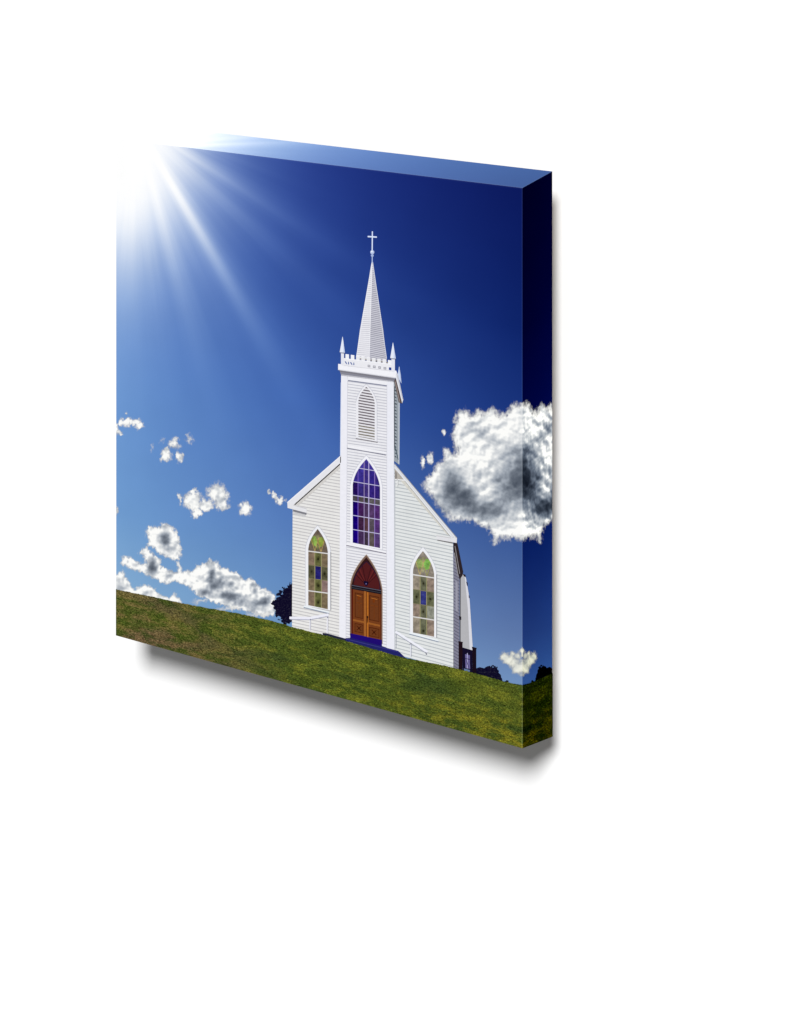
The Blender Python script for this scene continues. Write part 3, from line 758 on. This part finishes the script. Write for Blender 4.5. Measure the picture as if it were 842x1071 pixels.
# side windows
def side_window(wx, ox, ap, oap, sy, by, sill, rows, cols, greens, tone, blue, slope, lab):
    win = arch(wx[0], wx[1], ap[0], ap[1], sy[0], sy[1], by[0], by[1], n=10, bulge=.5)
    fo = arch(ox[0], ox[1], oap[0], oap[1], sy[0], sy[1], by[0] + .8, by[1] + 1.2, n=10, bulge=.5)
    fr = Sheet(7).poly(fo, (234, 235, 240))
    for a, b in zip(fo[1:-1], fo[2:]): fr.bar(a, b, .5, (192, 194, 204), .2)
    fr.bar((fo[0][0], fo[0][1]), fo[1], .5, (200, 200, 210), .2); fr.bar(fo[-1], fo[-2], .5, (200, 200, 210), .2)
    fr.poly([(sill[0][0], sill[0][1] - 1.6), (sill[1][0], sill[1][1] - 1.6), (sill[1][0], sill[1][1] + .3), (sill[0][0], sill[0][1] + .3)], (232, 238, 242), .3)
    fr.bar((sill[0][0], sill[0][1] + .6), (sill[1][0], sill[1][1] + .6), .9, (136, 146, 166), .4)
    part(fr, 'window_frame')
    g = Sheet(8); vx = [wx[0] - 1, cols[0], cols[1], wx[1] + 1]
    f = lambda x: slope * (x - wx[0])
    g.poly(clip([(vx[0], ap[1] - 3), (vx[3], ap[1] - 3), (vx[3], rows[0] + f(vx[3])), (vx[0], rows[0] + f(vx[0]))], win), tone[0])
    for gi, (pts, c) in enumerate(greens):
        q = clip(pts, win)
        if q: g.poly(q, c, .1 + .08 * gi)
    for r in range(len(rows) - 1):
        for c in range(3):
            x0, x1 = vx[c], vx[c + 1]
            q = clip([(x0, rows[r] + f(x0)), (x1, rows[r] + f(x1)), (x1, rows[r + 1] + f(x1)), (x0, rows[r + 1] + f(x0))], win)
            if not q: continue
            mid = c == 1
            if r == 1: col = blue if mid else tone[3]
            else: col = tone[2] if mid else tone[1][(r + c) % len(tone[1])]
            g.poly(q, col)
            if (mid and r != 1) or (not mid and r == 1):
                mx = (max(x0, wx[0]) + min(x1, wx[1])) / 2; my = (rows[r] + rows[r + 1]) / 2 + f(mx)
                g.disc(mx, my, 1.1, 1.5, (44, 44, 30), .2, 8); g.disc(mx, my, 2.0, 3.2, tuple(int(q * .86) for q in col), .1, 8)
    part(g, 'window', GLS, lab)
    m = Sheet(9)
    for x in cols: clipbar(m, (x, rows[0] + f(x)), (x, by[1] + 4), .8, (150, 146, 104), 0, win)
    for i, r in enumerate(rows[:-1]):
        strong = i in (0, 3)
        clipbar(m, (wx[0] - 2, r + f(wx[0] - 2)), (wx[1] + 2, r + f(wx[1] + 2)), 1.2 if strong else .6, (214, 212, 210) if strong else (128, 122, 92), .15, win)
    part(m, 'glazing_bars', PNT)
def fan(cx, top, cols):
    out = []
    for dx, dy, rx, ry, c in cols:
        n = 12
        out.append(([(cx + dx + rx * math.cos(2 * math.pi * i / n), top + dy + ry * math.sin(2 * math.pi * i / n)) for i in range(n)], c))
    return out
def vee(cx, y0, y1, w, c):
    return [([(cx - w - .5, y0), (cx - w + .6, y0), (cx + .5, y1), (cx - .4, y1)], c), ([(cx + w - .6, y0), (cx + w + .5, y0), (cx + .5, y1), (cx - .4, y1)], c)]
gl_ = fan(332.5, 553, [(-3.4, 12.5, 3.6, 5.2, (112, 132, 64)), (3.4, 13.5, 3.6, 5.2, (122, 138, 66)), (-2.2, 13.5, 2.2, 5.0, (136, 168, 80)), (3.2, 14.5, 2.2, 4.4, (136, 154, 66)), (0, 8.5, 2.0, 2.5, (120, 116, 84)), (0, 19.5, 1.2, 2.6, (112, 116, 72))]) \
    + vee(329.6, 562, 576, 4.4, (160, 144, 88)) + vee(336, 563, 577, 4.2, (158, 136, 84))
side_window((322.7, 343.1), (319.6, 346.2), (332.5, 553.1), (332.5, 549.2), (574, 577), (632.8, 637.1), ((317.9, 634.6), (344.6, 641)), [576.2, 590.6, 604.6, 617.6, 634 + 6], (329.6, 336.4), gl_,
            [(104, 92, 80), [(126, 108, 92), (134, 112, 108), (118, 104, 82)], (92, 94, 58), (84, 82, 62)], (40, 38, 106), .13, 'pointed stained glass window left of the door')
gr_ = fan(442.6, 576, [(-3.8, 13.5, 3.8, 5.4, (132, 150, 90)), (3.8, 14, 4.2, 5.8, (126, 178, 76)), (-2.4, 14, 2.2, 4.6, (140, 160, 92)), (4.2, 14.5, 2.9, 4.6, (118, 166, 82)), (0.6, 9, 2.2, 2.8, (150, 146, 110)), (0, 20, 1.4, 2.8, (150, 148, 112))]) \
    + vee(439.4, 586, 601, 4.6, (166, 150, 104)) + vee(446.8, 587, 602.5, 4.6, (150, 150, 96))
side_window((432.2, 454.3), (428.9, 457.0), (442.6, 576.2), (442.6, 571.8), (597, 600.5), (661.4, 665.8), ((428.2, 662.4), (458.9, 670.6)), [600.8, 616.0, 630.8, 644.8, 663 + 8], (439.7, 446.5), gr_,
            [(132, 124, 114), [(142, 132, 118), (134, 136, 124), (138, 122, 110)], (98, 100, 80), (96, 98, 74)], (52, 56, 118), .16, 'pointed stained glass window right of the door')

# doorway
dout = arch(366.2, 400.3, 383.4, 579.8, 613, 618, 664.5, 673.6, n=12, bulge=.50)
din = arch(367.7, 399.2, 383.4, 582.6, 614, 619, 665, 673.4, n=12, bulge=.50)
fr = Sheet(7).poly(dout, (122, 98, 84)); fr.poly(din, (52, 30, 30), .2)
for a, b in zip(dout[1:-1], dout[2:]): fr.bar(a, b, .45, (176, 160, 150), .3)
part(fr, 'door_frame', INK)
ty = Sheet(8)
tin = arch(370.5, 397.6, 383.6, 587.0, 608, 612, 612, 617.5, n=10, bulge=.5)
ty.poly(tin, (80, 34, 36))
for x in (372, 377, 381, 386.5, 390.5, 395):
    clipbar(ty, (383.4, 612), (383.4 + (x - 383.4) * 2.2, 586), .9, (60, 26, 30), .2, tin)
for x in (375, 379, 388.5, 393): clipbar(ty, (383.4, 612), (383.4 + (x - 383.4) * 2.0, 590), 1.3, (96, 40, 40), .1, tin)
for a, b in zip(tin[1:-1], tin[2:]): ty.bar(a, b, .8, (48, 30, 52), .3)
ty.poly([(367.7, 611), (399.2, 616.8), (399.2, 621.6), (367.7, 615.8)], (34, 28, 36), .4)
ty.bar((367.9, 611.9), (399.2, 617.6), .7, (92, 90, 104), .5); ty.bar((368, 614.3), (399.2, 619.9), .5, (66, 70, 76), .5)
part(ty, 'transom', INK, 'dark red fanlight above the doors')
lp = Sheet(9); lp.poly([(381, 607.4), (385, 608), (385.4, 610), (384.4, 612.6), (382, 612.2), (380.8, 609.6)], (22, 20, 46)); lp.disc(383.2, 610.4, .7, .8, (108, 100, 150), .2, 8)
part(lp, 'lantern', INK, 'small dark lantern over the doors')
OR = (112, 62, 34); OL = (154, 94, 46); OD = (80, 38, 20)
def panel(s, x0, x1, y0, y1, sl=.2, x=False):
    f = lambda a: sl * (a - x0)
    s.poly([(x0, y0), (x1, y0 + f(x1)), (x1, y1 + f(x1)), (x0, y1)], OD, .2)
    s.poly([(x0 + .7, y0 + .9), (x1 - .6, y0 + f(x1) + .8), (x1 - .6, y1 + f(x1) - .8), (x0 + .7, y1 - .6)], (104, 59, 34), .3)
    cx, cy = (x0 + x1) / 2, (y0 + y1) / 2 + f(x1) / 2
    if x:
        s.bar((cx - 2.4, cy - 2.8), (cx + 2.4, cy + 2.8), .9, (78, 36, 18), .4); s.bar((cx - 2.4, cy + 2.2), (cx + 2.4, cy - 2.2), .9, (78, 36, 18), .45)
        s.disc(cx, cy, 1.0, 1.1, (60, 28, 18), .5, 8)
    else:
        s.bar((cx, y0 + 10), (cx, y1 - 1), .5, (112, 58, 24), .4); s.disc(cx - .3, y0 + 6, 1.4, 2.2, (112, 56, 24), .4, 8)
        s.bar((x0 + 1.5, y0 + 10.5), (x1 - 1.5, y0 + 10.5 + f(x1) * .8), .6, (120, 62, 26), .4); s.bar((x0 + 2, y0 + 3), (x1 - 2, y0 + 3 + f(x1) * .8), .6, (178, 106, 44), .4)
dl = Sheet(8)
dl.poly([(367.7, 615.4), (383.5, 618.4), (383.5, 668), (367.7, 664)], OR)
dl.poly([(367.7, 615.4), (369.4, 615.8), (369.2, 664.3), (367.7, 664)], (84, 26, 20), .1)
dl.poly([(381.0, 618), (383.4, 618.4), (383.3, 667.8), (380.9, 667.2)], OL, .5)
dl.bar((369.4, 648.2), (381, 650.6), 1.9, (146, 88, 42), .35)
panel(dl, 371.4, 380.2, 619.4, 645.4); panel(dl, 371.2, 380.2, 651.4, 660.6, .2, True)
dl.poly([(366.5, 662.2), (383.5, 665.6), (383.5, 674), (366.5, 670.4)], (36, 20, 112), .6)
part(dl, 'door', INK, 'left leaf of the orange brown doors')
dr = Sheet(8)
dr.poly([(383.6, 618.4), (399.2, 621.4), (399.2, 672.4), (383.6, 668)], OR)
dr.poly([(397.9, 621.2), (399.2, 621.4), (399.2, 672.4), (397.9, 672)], (92, 46, 30), .1)
dr.bar((383.7, 618.6), (383.7, 668), .7, (104, 54, 24), .5)
dr.poly([(384.2, 619), (385.6, 619.3), (385.6, 668.6), (384.2, 668.2)], (178, 106, 42), .4)
dr.bar((385.6, 651.6), (397.8, 654.4), 1.9, (150, 90, 43), .35)
panel(dr, 386.3, 396.9, 622.2, 648.2); panel(dr, 386.1, 396.9, 655.4, 665, .2, True)
dr.poly([(383.5, 665.8), (399.8, 669.2), (399.8, 677), (383.5, 674)], (36, 20, 108), .6)
part(dr, 'door', INK, 'right leaf of the orange brown doors')
hn = Sheet(10); hn.disc(384.6, 645.2, .9, 1.3, (38, 22, 22), 0, 8); hn.bar((384.7, 646), (384.4, 651), .8, (44, 24, 20), .1)
part(hn, 'door_handle', INK)
st = Sheet(9)
st.poly([(361.6, 667.2), (366.8, 667.0), (400.2, 675.6), (405.4, 677.6), (416.9, 680.6), (424.2, 687.6), (420, 689.5), (361.8, 674)], (38, 40, 100))
st.bar((361.9, 668.0), (416.6, 681.4), .8, (60, 58, 128), .1)
st.poly([(337.6, 661.8), (342, 662.2), (361.9, 667.8), (361.9, 671), (338, 665.4)], (40, 42, 62))
part(st, 'step', INK, 'low dark blue step at the doors')
# handrails
hr = Sheet(8)
hr.bar((303, 646.0), (324, 646.4), 2.6, (232, 232, 244)); hr.bar((323, 646.6), (344, 642.6), 2.6, (234, 234, 244), .1)
hr.bar((304, 647.8), (324, 648.1), .6, (172, 174, 196), .2); hr.bar((324, 648.1), (343.6, 644.4), .6, (172, 174, 196), .2)
hr.bar((324.4, 648), (324.4, 659), 1.0, (226, 226, 236)); hr.bar((325.2, 648.5), (325.2, 659), .45, (170, 172, 186), .1)
hr.bar((342.6, 644), (342.4, 663), 1.2, (236, 236, 244)); hr.bar((343.5, 645), (343.3, 663), .45, (178, 180, 192), .1)
hr.disc(324.8, 647.8, .6, .7, (110, 112, 130), .3, 8); hr.disc(342.8, 645.6, .6, .7, (110, 112, 130), .3, 8)
part(hr, 'handrail', PNT)
hr = Sheet(8)
hr.bar((413.8, 660.4), (447.4, 681.9), 2.4, (236, 237, 246)); hr.bar((414.4, 662.6), (446.8, 683.6), .6, (160, 164, 182), .1)
hr.bar((414.8, 663), (414.6, 678), .6, (160, 162, 176)); hr.bar((429.8, 672), (429.4, 687), 1.0, (224, 226, 236), .1); hr.bar((430.7, 673), (430.5, 687), .45, (158, 162, 178), .1)
hr.bar((445.6, 682), (446.4, 684.6), 1.2, (120, 122, 136), .2); hr.bar((428.6, 674), (430.2, 673.2), 1.0, (150, 152, 168), .2)
part(hr, 'handrail', PNT)
br = Sheet(8); br.bar((413.2, 501.2), (424, 502.2), 1.1, (238, 238, 240)); br.bar((415.8, 501.5), (415.6, 508), 1.0, (234, 236, 238)); br.bar((416.6, 503), (416.4, 509), .5, (176, 178, 176))
part(br, 'bracket', PNT)

# ------------------------------------------------------------------ the grassy hill of the picture, wrapped round the edges
def build_meadow():
    m = meadow_material()
    us = [k * (W / 1500) for k in range(1501)]
    us[-1] = W
    cols = [-D * .999 + k * D / 80 for k in range(80)] + us + [W + (k + 1) * D * .999 / 160 for k in range(160)]
    verts, faces, uvs = [], [], []
    prev = None
    h = 11 * LAY
    for u in cols:
        um = abs(W - abs(u - W))
        # find v of the skyline at this u
        x, y = uv2xy(um, .15)
        for _ in range(6):
            x, _y = uv2xy(um, v_) if _ else (x, y)
            yy = float(gline(x)); _u, v_ = xy2uv(x, yy)
            # correct x for this column
            x, _y = uv2xy(um, v_)
        jag = (fbm(np.array(x * 1.1), np.array(3.3), 3) - .5) * .0020 + (fbm(np.array(x * .2), np.array(8.3), 2) - .5) * .0016
        tv = v_ + float(jag)
        b = len(verts)
        for v in (tv, tv * .5, 0.0):
            verts.append(place(u, v, h)); uvs.append((u, v))
        inb = -1e-9 <= u <= W + 1e-9
        if inb:
            for v in (-D * .5, -D * .999):
                verts.append(place(u, v - 1e-7, h)); uvs.append((u, v))
        n = len(verts) - b
        if prev is not None:
            pb, pn = prev
            for j in range(min(n, pn) - 1):
                faces.append((pb + j, pb + j + 1, b + j + 1, b + j))
        prev = (b, n)
    o = link_mesh('meadow', verts, faces, uvs, m, root); o['label'] = 'green and brown grassy hillside below the church'
build_meadow()

# ------------------------------------------------------------------ light
world = bpy.data.worlds.new('World'); scene.world = world; world.use_nodes = True
bg = world.node_tree.nodes['Background']; bg.inputs[0].default_value = (1, 1, 1, 1); bg.inputs[1].default_value = 0.26
def lamp(name, strength, angle, to_light):
    l = bpy.data.lights.new(name, 'SUN'); l.energy = strength; l.angle = math.radians(angle)
    o = bpy.data.objects.new(name, l); COL.objects.link(o)
    from mathutils import Vector
    o.rotation_euler = Vector(to_light).to_track_quat('Z', 'Y').to_euler()
    return o
def wall_hit(px, py):                       # where a drawing point falls on the wall plane
    a = (px - 421) / F; b = (PY - py) / F
    dx = sp + a * cp; dyy = cp - a * sp; t = (D - CY) / dyy
    return CX + t * dx, CZ + t * b
lamp('key_lamp', 5.8, 12, (0.43, -1.0, 0.76))

# ------------------------------------------------------------------ camera
cam = bpy.data.cameras.new('camera'); co_ = bpy.data.objects.new('camera', cam); COL.objects.link(co_)
co_.location = (CX * S, CY * S, CZ * S); co_.rotation_euler = (math.radians(90), 0, -PSI)
cam.sensor_fit = 'VERTICAL'; cam.sensor_height = 36; cam.lens = 36 * F / 1071
cam.shift_x = 0; cam.shift_y = (PY - 535.5) / 1071
cam.clip_start = .05; cam.clip_end = 100
scene.camera = co_
scene.view_settings.view_transform = 'Standard'; scene.view_settings.look = 'None'
scene.view_settings.exposure = 0; scene.view_settings.gamma = 1
scene.cycles.transparent_max_bounces = 16
